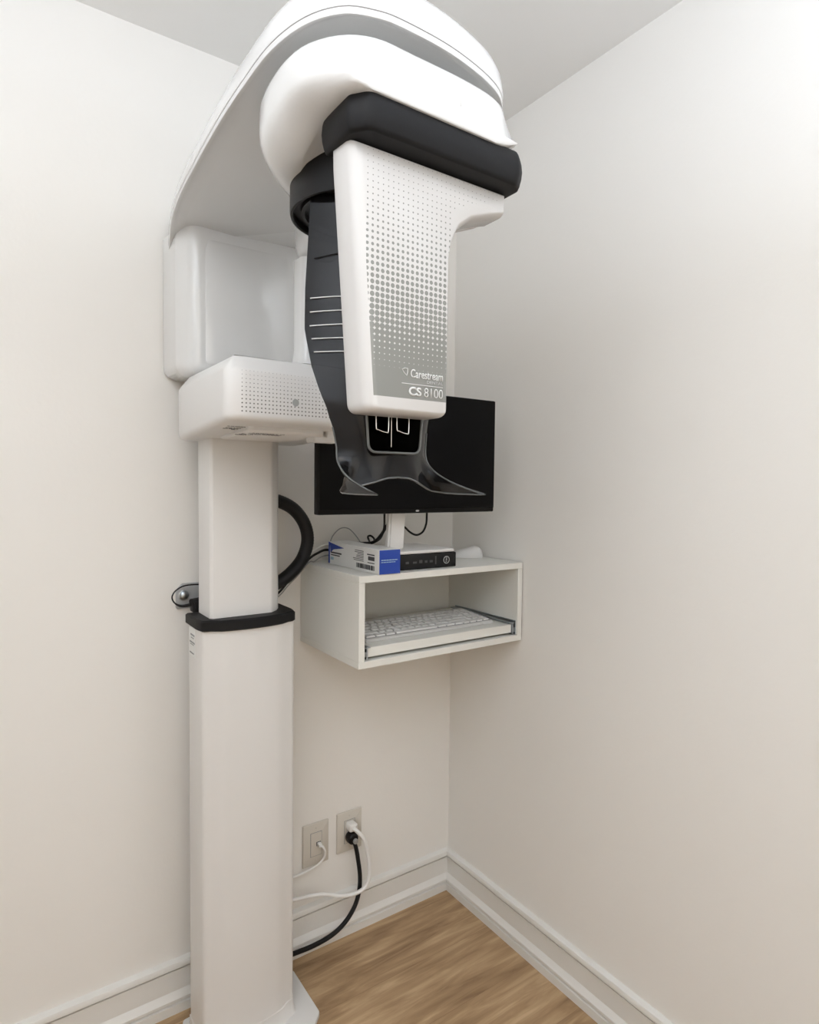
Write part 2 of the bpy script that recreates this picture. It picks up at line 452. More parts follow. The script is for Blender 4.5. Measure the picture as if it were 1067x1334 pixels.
# overhead arm
oh = [(-.905, -.006), (-.925, -.10), (-.948, -.26), (-.960, -.45), (-.966, -.60), (-.966, -.72), (-.962, -.80), (-.945, -.868), (-.915, -.912),
      (-.878, -.930), (-.84, -.936), (-.76, -.934), (-.68, -.918), (-.632, -.895), (-.606, -.86), (-.597, -.80), (-.597, -.60), (-.597, -.30), (-.60, -.006)]
def smooth_closed(pts, sub=5, hold=None):
    P = [Vector(p) for p in pts]; n = len(P); out = []
    for i in range(n):
        if hold and i in hold:
            out.append(P[i]); continue
        p0, p1, p2, p3 = P[i-1], P[i], P[(i+1) % n], P[(i+2) % n]
        if hold and ((i-1) % n) in hold: p0 = p1
        for k in range(sub):
            t = k/sub; out.append(.5*((2*p1)+(-p0+p2)*t+(2*p0-5*p1+4*p2-p3)*t*t+(-p0+3*p1-3*p2+p3)*t**3))
    return out
ohp = smooth_closed(oh, 5, hold={18})
def droop(p):
    if p.z < 1.97 and p.y > -.16:
        k = min(1, max(0, (p.y+.16)/.15)); e = min(1, max(0, (-.875-p.x)/.03))
        p.z -= .050*k**1.4*e
    return p
prof = [(.030, 1.9535), (.016, 1.9530), (.008, 1.9505), (.003, 1.948), (.0008, 1.9482), (0, 1.950), (0, 1.9555), (.0025, 1.9557), (.0025, 1.9572), (0, 1.9575), (-.001, 1.962),
        (.002, 1.984), (.008, 1.999), (.018, 2.013), (.032, 2.024), (.050, 2.030), (.068, 2.032)]
finish('overhead_arm', loft(ohp, prof, XY, droop), M['gloss'], mc, smooth=50)
prof = [(.0022, 1.9555), (.0005, 1.9555), (.0005, 1.9574), (.0022, 1.9574)]
finish('overhead_seam', loft(ohp, prof, XY, droop, caps=False), M['seam'], mc)

# rotating arm (gantry)
HX, HY = -.775, -.722
bm = bmesh.new(); lathe(bm, [(.10, 1.915), (.10, 1.955)], (HX, HY, 0), n=48)
finish('bearing_ring', bm, M['under'], mc)
ga = [(-.948, -.72), (-.958, -.80), (-.951, -.865), (-.922, -.912), (-.880, -.936), (-.82, -.9385), (-.74, -.9385), (-.68, -.932), (-.645, -.915), (-.628, -.88), (-.624, -.82), (-.624, -.72),
      (-.63, -.60), (-.635, -.46), (-.645, -.37), (-.67, -.33), (-.70, -.325), (-.725, -.35), (-.748, -.43), (-.782, -.52), (-.825, -.572), (-.875, -.618), (-.92, -.668)]
gp = smooth_closed(ga, 4)
prof = [(.054, 1.8335), (.044, 1.8340), (.033, 1.8365), (.022, 1.842), (.013, 1.849), (.006, 1.858), (.002, 1.868), (0, 1.879), (0, 1.912), (.001, 1.917), (.003, 1.9205), (.007, 1.922), (.02, 1.9225)]
def smooth01(t):
    t = max(0, min(1, t)); return t*t*(3-2*t)
def raise_front(p):
    """the underside rises towards the front, where the face runs straight down to the trim band"""
    if p.z < 1.88:
        f = smooth01((p.x+.935)/.03)*smooth01((-.615-p.x)/.02)*smooth01((-.855-p.y)/.03)
        p.z += (1.88-p.z)*.50*smooth01((-.76-p.y)/.10)
        if f > 0:
            p.y += (-.9365-p.y)*f*.93*smooth01((1.88-p.z)/.004+.6)
            p.z = p.z*(1-f)+min(p.z, 1.861+(p.z-1.856)*.45)*f
    return p
gan = finish('rotating_arm', loft(gp, prof, XY, raise_front), M['gloss'], mc, smooth=50)
bbox('arm_seam', -.7462, -.7452, -.9387, -.935, 1.882, 1.916, M['under'], gan)
# detector side arm hanging from the far end
bm = loft(rounded([(-.733, -.41), (-.733, -.345), (-.62, -.345), (-.62, -.41)], .02, 5), [(-.008, 1.616), (-.004, 1.625), (0, 1.65), (0, 1.84)], XY)
finish('detector_arm', bm, M['gloss'], mc)

# black trim band
bd = [(-.902, -.835), (-.901, -.906), (-.884, -.929), (-.63, -.929), (-.612, -.916), (-.611, -.835)]
prof = [(.005, 1.812), (.0015, 1.8125), (-.001, 1.818), (-.0035, 1.828), (-.0045, 1.838), (-.0035, 1.848), (-.001, 1.857), (.001, 1.8605), (.005, 1.862)]
finish('trim_band', loft(rounded(bd, [.006, .012, .018, .012, .012, .006], 5), prof, XY), M['black'], mc, smooth=60)
# tube housing with dotted front
ho = [(-.896, 1.813), (-.8955, 1.79), (-.871, 1.463), (-.729, 1.463), (-.7285, 1.60), (-.7285, 1.690), (-.7245, 1.715), (-.712, 1.740), (-.690, 1.7565), (-.655, 1.769), (-.622, 1.779), (-.6215, 1.813)]
hp = rounded(ho, [0, 0, .014, .012, 0, .02, .02, .02, .02, .02, .008, 0], 6)
prof = [(.006, -.844), (.003, -.847), (0, -.853), (0, -.884), (.0006, -.889), (.002, -.8935), (.0038, -.8970), (.0056, -.8990), (.0072, -.8998)]
def soft_left(p):
    """broad rounding of the left front edge"""
    xl = -.8955+(1.79-p.z)*.075 if p.z < 1.79 else -.8955
    k = max(0, min(1, (-.862-p.y)/.038)); w = max(0, min(1, 1-(p.x-xl-.012)/.02))
    p.x += .014*(1-math.sqrt(max(0, 1-k*k)))*w
    return p
hs = finish('tube_housing', loft(hp, prof, XZ, soft_left), M['housing'], mc, smooth=60)
hs['label'] = 'white housing printed with a fading grey dot pattern and lettering'
yl = -.9002
text_mesh('lettering', 'Carestream', -.798, -.7415, 1.5145, .0120, yl, M['letter'], hs, bold=.012)
text_mesh('lettering', 'DENTAL', -.770, -.7415, 1.5090, .0040, yl, M['silver'], hs)
text_mesh('lettering', 'CS', -.801, -.7795, 1.4895, .0125, yl, M['letter'], hs, bold=.035)
text_mesh('lettering', '8100', -.7745, -.7415, 1.4895, .0130, yl, M['letter'], hs, bold=-.008)
bbox('divider_line', -.813, -.7415, yl-.0003, yl, 1.5052, 1.5060, M['letter'], hs)
bm = bmesh.new()
tri = [Vector((-.8125, yl-.0002, 1.5245)), Vector((-.808, yl-.0002, 1.5265)), Vector((-.8035, yl-.0002, 1.5262)), Vector((-.8035, yl-.0002, 1.521)), Vector((-.8050, yl-.0002, 1.5165)), Vector((-.8075, yl-.0002, 1.5185)), Vector((-.8105, yl-.0002, 1.5215))]
tube(bm, tri, .0006, 6, closed=True)
finish('emblem', bm, M['letter'], hs)
# shallow pod beneath the wing of the housing
bm = loft(rounded([(-.725, 1.745), (-.70, 1.752), (-.626, 1.782), (-.626, 1.81), (-.735, 1.81)], [.01, .01, .004, 0, 0], 3), [(0, -.83), (0, -.86)], XZ)
finish('housing_back', bm, M['under'], mc)

# hub
bm = bmesh.new()
lathe(bm, [(.115, 1.858), (.1155, 1.82), (.1155, 1.797), (.1145, 1.7925), (.112, 1.7915), (.110, 1.793), (.1095, 1.803), (.098, 1.8035), (.0975, 1.797), (.092, 1.797), (.0915, 1.806)], (HX, HY, 0), n=64)
finish('hub_collar', bm, M['hub'], mc, smooth=35)

# smoked visor
def hw(z, u=-1):
    TL = [(1.40, .081), (1.42, .083), (1.445, .088), (1.47, .098), (1.50, .107), (1.54, .114), (1.59, .115), (1.66, .114), (1.74, .109), (1.82, .104)]
    TR = [(1.40, .080), (1.42, .081), (1.445, .082), (1.47, .086), (1.50, .094), (1.54, .104), (1.59, .110), (1.66, .112), (1.74, .110), (1.82, .108)]
    T = TL if u < 0 else TR
    if z <= T[0][0]: return T[0][1]
    for (a, va), (b, vb) in zip(T, T[1:]):
        if z <= b: return va+(vb-va)*(z-a)/(b-a)
    return T[-1][1]
def vis_pt(u, z):
    """upright part of the visor"""
    h = hw(z, u); ye = -.790+.045*min(1, max(0, (z-1.48)/.12)); yc = -.832
    return Vector((XC+h*u, ye+(yc-ye)*(1-abs(u)**1.8), z))
NU = 32
us = [-1+2*i/NU for i in range(NU+1)]
zs = [1.806-.386*k/26 for k in range(27)]
rows = [[vis_pt(u, z) for u in us] for z in zs]
def bottom(u):
    a = abs(u); s = 1 if u > 0 else -1
    K = [(0, 0, -.832, 1.376), (.2, .020, -.833, 1.375), (.36, .038, -.830, 1.369), (.52, .060, -.818, 1.362), (.68, .082, -.805, 1.3555), (.80, .0945, -.825, 1.3525), (.90, .0945, -.872, 1.3515), (1, .0935, -.924, 1.352)]
    for (p, *A), (q, *B) in zip(K, K[1:]):
        if a <= q+1e-9:
            t = (a-p)/(q-p); v = [A[i]+(B[i]-A[i])*t for i in range(3)]; break
    return Vector((XC+s*v[0], v[1], v[2]))
top = rows[-1]; NB = 12
for k in range(1, NB+1):
    t = k/NB; row = []
    for i, u in enumerate(us):
        A = top[i]; B = bottom(u)
        e = t**1.0; f = t*t*(3-2*t)
        g = t**(1.0+1.2*abs(u)**2)           # the scoops sweep forward late
        row.append(Vector((A.x+(B.x-A.x)*(t**1.6), A.y+(B.y-A.y)*g, A.z+(B.z-A.z)*(t**.85))))
    rows.append(row)
bm = bmesh.new()
vr = [[bm.verts.new(p) for p in r] for r in rows]
for a, b in zip(vr, vr[1:]):
    for i in range(NU): bm.faces.new((a[i], a[i+1], b[i+1], b[i]))
bmesh.ops.recalc_face_normals(bm, faces=bm.faces)
bmesh.ops.solidify(bm, geom=list(bm.faces), thickness=.003)
vis = finish('visor', bm, M['smoke'], mc, smooth=60)
vis['label'] = 'smoked translucent acrylic visor with flared lower corners'
rim = [r[0] for r in rows[24:]] + rows[-1][1:-1] + [r[-1] for r in rows[:23:-1]]
bm = bmesh.new(); tube(bm, rim, .0014, 6)
finish('visor_edge', bm, M['rim'], vis, smooth=60)
def on_vis(dx, z, off=-.0028):
    h = hw(z); p = vis_pt(max(-1, min(1, dx/h)), z); p.y += off; return p
for k in range(5):
    z = 1.643-.0205*k
    bm = bmesh.new(); x1 = -.02; h = hw(z)*.96
    tube(bm, [on_vis(-h+(x1+h)*t/20, z+.0) for t in range(21)], .0009, 6)
    finish('scale_line', bm, M['letter'], vis, smooth=60)
bm = bmesh.new(); tube(bm, [on_vis(-.105+.105*t/16, 1.702+.012*math.sin(PI*t/32)) for t in range(17)], .0008, 6)
finish('visor_crease', bm, M['hub'], vis)
bm = bmesh.new(); lathe(bm, [(.009, -.003), (.009, .001)], on_vis(-.055, 1.652), 'y', 24)
finish('visor_button', bm, M['hub'], vis)['label'] = 'round black button'
# dark U-shaped inner lens with a raised rim
def lens_path(w0, w1, zt, zb, r=.012, n=6):
    P = [(-w0, zt)]
    for k in range(n+1):
        a = PI/2*k/n; P.append((-w1+r*(1-math.cos(a)), zb+r*(1-math.sin(a))))
    for k in range(n+1):
        a = PI/2*(1-k/n); P.append((w1-r*(1-math.cos(a)), zb+r*(1-math.sin(a))))
    P.append((w0, zt)); return P
lp = lens_path(.054, .046, 1.53, 1.4125)
bm = bmesh.new()
bm.faces.new([bm.verts.new((XC-.011+a, -.8375, z)) for a, z in lp])
bmesh.ops.solidify(bm, geom=list(bm.faces), thickness=.002)
finish('inner_lens', bm, M['smokedark'], mc)
bm = bmesh.new(); tube(bm, [Vector((XC-.011+a, -.8385, z)) for a, z in lp], .0021, 8)
finish('lens_rim', bm, M['rim'], mc, smooth=60)
# temple clamps and guide rod
for cx in (-.8105, -.7745):
    pts = [(-.0105, 1.4815), (-.0105, 1.4485), (-.0065, 1.4445), (.0065, 1.4415), (.0105, 1.4455), (.0105, 1.4815)]
    bm = bmesh.new()
    bm.faces.new([bm.verts.new((cx+a, -.8455, z)) for a, z in pts])
    bmesh.ops.solidify(bm, geom=list(bm.faces), thickness=.004)
    c = finish('temple_clamp', bm, M['hub'], mc)
    bm = bmesh.new(); tube(bm, crom([(cx+a, -.8470, z) for a, z in pts], 5), .0009, 8)
    finish('clamp_rim', bm, M['chrome'], c, smooth=60)
bm = bmesh.new(); tube(bm, [Vector((-.7945, -.8465, 1.4795)), Vector((-.7945, -.8465, 1.4205))], .0005, 8)
finish('guide_rod', bm, M['chrome'], mc)
bm = bmesh.new(); box(bm, -.824, -.760, -.848, -.838, 1.470, 1.4795)
finish('clamp_bracket', bm, M['hub'], mc)

# flexible black cable conduit bowing out from the column
pts = crom([(-.72, -.115, 1.330), (-.66, -.11, 1.318), (-.615, -.105, 1.295), (-.583, -.10, 1.255), (-.575, -.10, 1.21), (-.590, -.10, 1.165), (-.625, -.11, 1.132), (-.665, -.115, 1.108), (-.72, -.12, 1.09)], 14)
bm = bmesh.new(); tube(bm, pts, .0165, 14, ribs=.06)
finish('cable_conduit', bm, M['cord'], mc, smooth=60)['label'] = 'ribbed black flexible conduit'
# mounting bracket on the wall behind the column
bk = [(-.892, 1.044), (-.892, 1.092), (-.876, 1.108), (-.70, 1.108), (-.70, 1.044)]
wb = finish('mounting_bracket', loft(rounded(bk, .005, 3), [(0, -.001), (0, -.006), (.001, -.007)], XZ), M['steel'], mc)
wb.data.materials[0] = mat('bracket_grey', (.50, .51, .52, 1), .35, metal=.3)
bbox('bracket_spacer', -.79, -.70, -.106, -.007, 1.05, 1.10, M['satin'], mc)
bm = bmesh.new(); lathe(bm, [(.013, -.007), (.013, -.010), (.0105, -.0105), (.0105, -.018), (.008, -.020), (.003, -.021)], (-.874, 0, 1.079), 'y', 20)
finish('bracket_bolt', bm, M['steel'], wb, smooth=30)

# small black power plug with looped cord behind the column
pl = thing('power_plug', (-.85, -.035, 1.05), 'small black plug with a looped black cord beside the upper column', 'plug')
bm = loft(rounded([(-.862, 1.040), (-.866, 1.070), (-.835, 1.074), (-.80, 1.074), (-.80, 1.02), (-.835, 1.026)], .006, 4), qprof(-.055, -.022, .006, .003, 3), XZ)
finish('plug_body', bm, M['hub'], pl)
cable('cord', [(-.855, -.034, 1.058), (-.885, -.032, 1.056), (-.902, -.030, 1.066), (-.907, -.030, 1.082), (-.895, -.030, 1.098), (-.868, -.030, 1.107), (-.80, -.03, 1.104)], lambda t: .0055-.0037*min(1, t*3.2), M['cord'], pl)

# ------------------------------------------------------------------ wall cabinet with tray
CX0, CX1, CZ0, CZ1, CD = -.5493, -.004, .9163, 1.1432, .3325
cb = thing('wall_cabinet', ((CX0+CX1)/2, -CD/2, CZ0), 'open white melamine box cabinet hung on the wall in the corner', 'cabinet')
T = .017
bbox('top_panel', CX0, CX1, -CD, -.001, CZ1-T, CZ1, M['melamine'], cb, .0008, 1)
bbox('bottom_panel', CX0, CX1, -CD, -.001, CZ0, CZ0+T, M['melamine'], cb, .0008, 1)
bbox('side_panel', CX0, CX0+T, -CD, -.001, CZ0+T, CZ1-T, M['melamine'], cb, .0008, 1)
bbox('side_panel', CX1-T, CX1, -CD, -.001, CZ0+T, CZ1-T, M['melamine'], cb, .0008, 1)
bbox('back_panel', CX0+T, CX1-T, -.012, -.001, CZ0+T, CZ1-T, M['melamine'], cb)
TRZ = .964
bbox('keyboard_tray', CX0+T+.014, CX1-T-.014, -.322, -.035, TRZ-.024, TRZ, M['melamine'], cb, .001, 1)
for xs, s in ((CX0+T, 1), (CX1-T, -1)):
    bm = bmesh.new()
    x0, x1 = sorted((xs, xs+s*.003)); box(bm, x0, x1, -.326, -.05, TRZ-.030, TRZ+.010)
    x0, x1 = sorted((xs+s*.003, xs+s*.0115)); box(bm, x0, x1, -.324, -.05, TRZ-.022, TRZ-.010)
    x0, x1 = sorted((xs+s*.009, xs+s*.013)); box(bm, x0, x1, -.326, -.05, TRZ-.029, TRZ+.003)
    x0, x1 = sorted((xs+s*.004, xs+s*.022)); box(bm, x0, x1, -.324, -.05, TRZ+.003 if s < 0 else TRZ-.001, TRZ+.0055 if s < 0 else TRZ+.0005)
    o = finish('drawer_slide', bm, M['slide'] if 'slide' in M else M['steel'], cb); o['label'] = 'metal drawer slide'

# keyboard
kx0, kx1, ky0, ky1 = -.500, -.068, -.284, -.135
kb = thing('keyboard', ((kx0+kx1)/2, (ky0+ky1)/2, TRZ), 'slim white computer keyboard on the pull-out tray', 'keyboard')
bm = bmesh.new(); box(bm, kx0, kx1, ky0, ky1, TRZ, TRZ+.008)
bmesh.ops.bevel(bm, geom=list(bm.edges), offset=.002, segments=2, affect='EDGES')
for v in bm.verts:
    if v.co.z > TRZ+.004: v.co.z += .011*(v.co.y-ky0)/(ky1-ky0)
finish('keyboard_base', bm, M['keybase'], kb)
bm = bmesh.new(); box(bm, kx0+.006, kx1-.006, ky0+.010, ky1-.008, 0, .0006)
for v in bm.verts: v.co.z += TRZ+.0078+.011*(v.co.y-ky0)/(ky1-ky0)
finish('key_bed', bm, M['inkgrey'], kb)
def key_mesh(w, d):
    bm = bmesh.new(); r = rounded([(-w/2, -d/2), (w/2, -d/2), (w/2, d/2), (-w/2, d/2)], .002, 2)
    bm2 = loft(r, [(0, 0), (.0004, .004), (.0016, .0055)], XY); bm.free()
    bmesh.ops.recalc_face_normals(bm2, faces=bm2.faces)
    me = bpy.data.meshes.new('key'); bm2.to_mesh(me); bm2.free(); me.materials.append(M['key'])
    for p in me.polygons: p.use_smooth = False
    return me
kcache = {}
slope = math.atan(.011/(ky1-ky0))
def add_key(x, y, w, d):
    q = (round(w, 4), round(d, 4))
    if q not in kcache: kcache[q] = key_mesh(w, d)
    o = bpy.data.objects.new('key', kcache[q]); COL.objects.link(o); o.parent = kb
    wz = TRZ+.008+.011*(y-ky0)/(ky1-ky0)-.001
    o.location = Vector((x, y, wz))-Vector(kb.location); o.rotation_euler = (slope, 0, 0)
rowsk = [[1]*15+[1]*3, [1]*13+[2]+[1]*4, [1.5]+[1]*12+[1.5]+[1]*4, [1.75]+[1]*11+[2.25]+[1]*2, [2.25]+[1]*10+[2.75]+[1]*3, [1.25, 1.25, 1.25, 5.75, 1.25, 1.25, 1.25]+[1]*4]
pitch = (ky1-ky0-.018)/6; cnt = 0
for r, row in enumerate(rowsk):
    tot = sum(row); unit = (kx1-kx0-.014)/tot; x = kx0+.007; y = ky1-.008-pitch*(r+.5)
    for w in row:
        add_key(x+w*unit/2, y, w*unit-.0038, pitch-.0038); x += w*unit; cnt += 1

# ------------------------------------------------------------------ things on the cabinet
ZT = CZ1+.0005
pc = thing('mini_computer', (-.33, -.215, ZT), 'small black desktop computer lying flat on the cabinet under the monitor foot', 'computer')
bbox('computer_case', -.425, -.228, -.299, -.125, ZT, ZT+.040, M['bezel'], pc, .002)
bbox('front_panel', -.424, -.229, -.3035, -.2985, ZT+.001, ZT+.039, M['hub'], pc, .001)
bm = bmesh.new()
tube(bm, [Vector((-.262+.0095*math.cos(a*PI/12), -.3040, ZT+.020+.0095*math.sin(a*PI/12))) for a in range(24)], .0009, 6, closed=True)
finish('logo_ring', bm, M['silver'], pc)
text_mesh('logo_lettering', 'DELL', -.2640, -.2600, ZT+.0125, .0150, -.3036, M['silver'], pc, rot=True, bold=.01)
bm = bmesh.new()
for x, w, h in ((-.395, .010, .006), (-.372, .012, .005), (-.352, .010, .008), (-.334, .008, .006), (-.318, .010, .006)):
    box(bm, x, x+w, -.3040, -.3030, ZT+.016, ZT+.016+h)
box(bm, -.300, -.296, -.3040, -.3030, ZT+.010, ZT+.032)
finish('front_ports', bm, M['ports'] if 'ports' in M else mat('port_grey', (.06, .06, .06, 1), .4), pc)

mn = thing('monitor', (-.375, -.22, ZT+.0405), 'black flat computer monitor on a white stand above the wall cabinet', 'monitor')
bbox('monitor_shell', -.652, -.108, -.318, -.295, 1.292, 1.600, M['bezel'], mn, .003)
bbox('screen', -.650, -.110, -.3205, -.3175, 1.303, 1.598, M['screen'], mn, .0008)
bbox('monitor_back', -.50, -.26, -.296, -.262, 1.34, 1.52, M['under'], mn, .008)
bm = bmesh.new(); box(bm, -.426, -.376, -.268, -.247, 1.192, 1.42)
for v in bm.verts:
    if v.co.z > 1.3: v.co.x += .014
bmesh.ops.bevel(bm, geom=list(bm.edges), offset=.005, segments=3, affect='EDGES')
finish('stand_neck', bm, M['satin'], mn)
bbox('stand_base', -.470, -.232, -.300, -.120, ZT+.0405, ZT+.049, M['satin'], mn, .0025)
bm = bmesh.new(); lathe(bm, [(.0055, 0), (.005, -.001)], (-.372, -.3206, 1.2982), 'y', 20)
for v in bm.verts: v.co.z = 1.2982+(v.co.z-1.2982)*.45
finish('badge', bm, M['silver'], mn)

# glove carton
cz = ZT
bx = thing('supply_carton', (-.465, -.2, cz), 'long white cardboard box with a blue end panel at the front of the cabinet top', 'box')
X0, X1, Y0, Y1, ZH = -.496, -.434, -.336, -.070, .061
bbox('carton_body', X0, X1, Y0, Y1, cz, cz+ZH, M['carton'], bx, .0006, 1)
bbox('end_panel', X0+.001, X1-.0003, Y0-.0007, Y0, cz+.0005, cz+ZH-.001, M['blue'], bx)['label'] = 'blue printed end panel'
bm = bmesh.new(); random.seed(5)
def words(z, x, xe, h):
    while x < xe:
        w = random.uniform(.003, .008); box(bm, x, min(x+w, xe), Y0-.0011, Y0-.0006, z, z+h); x += w+.001
words(cz+.034, X0+.006, X1-.008, .0022); words(cz+.029, X0+.006, X1-.014, .0018)
finish('end_print', bm, M['lightblue'], bx)
bm = bmesh.new()
box(bm, X0-.0005, X0, Y1-.008, Y1, cz+.001, cz+ZH-.001)
f = [bm.verts.new((X0-.0005, y, z)) for y, z in ((Y1-.008, cz+ZH-.002), (Y1-.090, cz+ZH-.012), (Y1-.03, cz+ZH-.020), (Y1-.012, cz+ZH-.030))]
bm.faces.new(f)
finish('blue_corner_print', bm, M['blue'], bx)
bm = bmesh.new()
def side(y0, y1, z, h): box(bm, X0-.0007, X0-.0001, y0, y1, z, z+h)
side(-.145, -.085, cz+.030, .004); side(-.135, -.085, cz+.024, .003)
finish('title_print', bm, M['ink'], bx)
bm = bmesh.new()
for k in range(7): side(-.262, -.262+random.uniform(.03, .055), cz+.050-.0042*k, .0016)
finish('text_block_print', bm, M['ink'], bx)
bm = bmesh.new(); side(-.315, -.285, cz+.031, .010); side(-.315, -.28, cz+.044, .003); side(-.315, -.282, cz+.024, .002)
y = -.315
while y < -.225:
    w = random.uniform(.001, .0045); side(y, y+w, cz+.007, .012); y += w+random.uniform(.001, .003)
finish('barcode', bm, M['ink'], bx)
bm = bmesh.new(); side(-.100, -.083, cz+.012, .008)
finish('side_mark', bm, M['lightblue'], bx)

# mouse
ms = bmesh.new()
N, K = 24, 10; prev = None
for k in range(K+1):
    a = PI/2*k/K; h = .030*math.sin(a)
    ring = []
    for i in range(N):
        t = 2*PI*i/N; rx = .029*math.cos(a)**.55 if k < K else .0; ry = .052*math.cos(a)**.6 if k < K else 0
        ring.append(ms.verts.new((rx*math.cos(t), ry*math.sin(t)-.006*math.sin(a), h*(1-.25*math.sin(t)*(1 if math.sin(t) < 0 else .8))))) if k < K else None
    if k == K:
        tp = ms.verts.new((0, -.006, .030))
        for i in range(N): ms.faces.new((prev[i], prev[(i+1) % N], tp))
    else:
        if prev:
            for i in range(N): ms.faces.new((prev[i], prev[(i+1) % N], ring[(i+1) % N], ring[i]))
        else: first = ring
        prev = ring
ms.faces.new(first[::-1])
bmesh.ops.transform(ms, matrix=Matrix.Translation((-.066, -.150, ZT))@Matrix.Rotation(math.radians(48), 4, 'Z'), verts=ms.verts)
tag(finish('computer_mouse', ms, M['mouse'], smooth=60), 'white computer mouse at the right end of the cabinet top', 'mouse')

# ------------------------------------------------------------------ cables around the monitor
tag(cable('monitor_cable', [(-.427, -.250, 1.33), (-.427, -.250, 1.285), (-.425, -.245, 1.25), (-.420, -.22, 1.222), (-.415, -.18, 1.207), (-.39, -.12, 1.199), (-.380, -.095, 1.203), (-.378, -.085, 1.214), (-.368, -.085, 1.216), (-.360, -.09, 1.206), (-.38, -.10, 1.1985), (-.45, -.06, 1.1985)], .0028, M['cord']),
    'black cable dropping straight down from the monitor\'s left, left of the stand', 'cable')
tag(cable('monitor_cable', [(-.40, -.242, 1.30), (-.402, -.242, 1.275), (-.414, -.235, 1.25), (-.424, -.225, 1.228), (-.430, -.20, 1.210), (-.445, -.15, 1.198), (-.466, -.11, 1.196), (-.468, -.075, 1.185)], .0042, M['cord']),
    'thick black cable slanting behind the left edge of the monitor stand', 'cable')
tag(cable('monitor_cable', [(-.290, -.25, 1.33), (-.290, -.25, 1.285), (-.292, -.25, 1.258), (-.303, -.25, 1.237), (-.323, -.25, 1.229), (-.343, -.25, 1.236), (-.357, -.2455, 1.249), (-.366, -.243, 1.257)], .0028, M['cord']),
    'black cable hanging in a loop right of the monitor stand', 'cable')
tag(cable('thin_cable', [(-.462, -.05, ZT+.004), (-.477, -.045, 1.185), (-.470, -.04, 1.213), (-.445, -.04, 1.236), (-.418, -.04, 1.236), (-.392, -.04, 1.214), (-.375, -.045, 1.185), (-.365, -.05, ZT+.004)], .0016, M['greycord']),
    'thin pale cable arching up behind the cardboard box', 'cable')
A = [(-.70, -.085, 1.055), (-.655, -.085, 1.085), (-.629, -.08, 1.108), (-.596, -.07, 1.132), (-.566, -.06, 1.155)]
tag(cable('white_cable', A+[(-.545, -.05, 1.168), (-.505, -.035, 1.186), (-.47, -.03, 1.190), (-.44, -.03, 1.175), (-.42, -.03, 1.148)], .0024, M['whitecord']), 'thin white cable running from the column onto the cabinet top', 'cable')
B = [(p[0]+.003, p[1]-.004, p[2]-.008) for p in A]
tag(cable('black_cable', B+[(-.545, -.05, 1.157), (-.515, -.035, 1.168), (-.48, -.03, 1.176), (-.44, -.045, 1.160), (-.43, -.05, 1.149)], .0034, M['cord']), 'black cable running under the white one from the column to the cabinet top', 'cable')
C_ = [(p[0]+.006, p[1]-.002, p[2]-.016) for p in A[:4]]
tag(cable('grey_cable', C_+[(-.552, -.06, 1.1475), (-.53, -.05, 1.148), (-.50, -.035, 1.158), (-.47, -.035, 1.160), (-.44, -.04, 1.148)], .0020, M['greycord']), 'thin grey cable lowest of the bundle from the column to the cabinet', 'cable')

# ------------------------------------------------------------------ wall plates, plugs and cords
def plate(name, x0, x1, z0, z1, label):
    t = thing(name, ((x0+x1)/2, 0, z0), label, 'wall outlet')
    bm = loft(rounded([(x0, z0), (x1, z0), (x1, z1), (x0, z1)], .003, 3), [(0, -.0005), (0, -.003), (.0015, -.0055), (.003, -.006)], XZ)
    finish('cover_plate', bm, M['plate'], t)
    cx, cz_ = (x0+x1)/2, (z0+z1)/2
    bbox('insert_gap', cx-.0185, cx+.0185, -.0064, -.0055, cz_-.0355, cz_+.0355, M['inkgrey'], t)
    bm = bmesh.new(); box(bm, cx-.0172, cx+.0172, -.0078, -.0055, cz_-.0342, cz_+.0342)
    bmesh.ops.bevel(bm, geom=list(bm.edges), offset=.0008, segments=1, affect='EDGES')
    ins = finish('receptacle', bm, M['plate'], t)
    for s in (-1, 1):
        bm = bmesh.new(); lathe(bm, [(.003, -.0055), (.003, -.0068), (.0015, -.0072)], (cx, 0, cz_+s*.0485), 'y', 12)
        finish('screw', bm, M['plate'], t)
    return t, ins, cx, cz_
t1, i1, c1, d1 = plate('data_outlet', -.541, -.457, .245, .371, 'almond data outlet plate nearer the column with one thin cord')
bbox('data_jack', c1+.000, c1+.014, -.0085, -.0070, d1-.006, d1+.006, M['slot'], t1)
t2, i2, c2, d2 = plate('power_outlet', -.430, -.344, .250, .374, 'almond power outlet plate nearer the room corner with two plugs')
for s in (-1, 1):
    bm = bmesh.new()
    for dx in (-.006, .005): box(bm, c2+dx, c2+dx+.0015, -.0082, -.0074, d2+s*.019-.003, d2+s*.019+.006)
    finish('socket_slot', bm, M['slot'], t2)
# white power cord
tw = thing('white_power_cord', (c2, -.03, d2+.02), 'white power cord plugged into the upper socket of the power outlet', 'power cord')
bm = loft(rounded([(-.402, d2+.010), (-.374, d2+.010), (-.374, d2+.033), (-.402, d2+.033)], .006, 3), qprof(-.036, -.0080, .006, .002, 3), XZ)
finish('plug', bm, M['whitecord'], tw)
cable('cord', [(-.388, -.034, d2+.020), (-.378, -.054, d2+.010), (-.368, -.062, .305), (-.358, -.062, .27), (-.352, -.064, .23), (-.352, -.066, .195), (-.366, -.068, .165), (-.398, -.066, .155), (-.440, -.058, .158), (-.50, -.042, .176), (-.58, -.042, .192), (-.66, -.04, .198)], .0058, M['whitecord'], tw)
tb = thing('black_power_cord', (c2, -.03, d2-.02), 'thick black power cord plugged into the lower socket, drooping to the floor', 'power cord')
bm = bmesh.new(); lathe(bm, [(.013, -.0080), (.0165, -.012), (.0175, -.022), (.0165, -.034), (.012, -.038)], (-.389, 0, d2-.012), 'y', 20)
finish('plug', bm, M['cord'], tb)
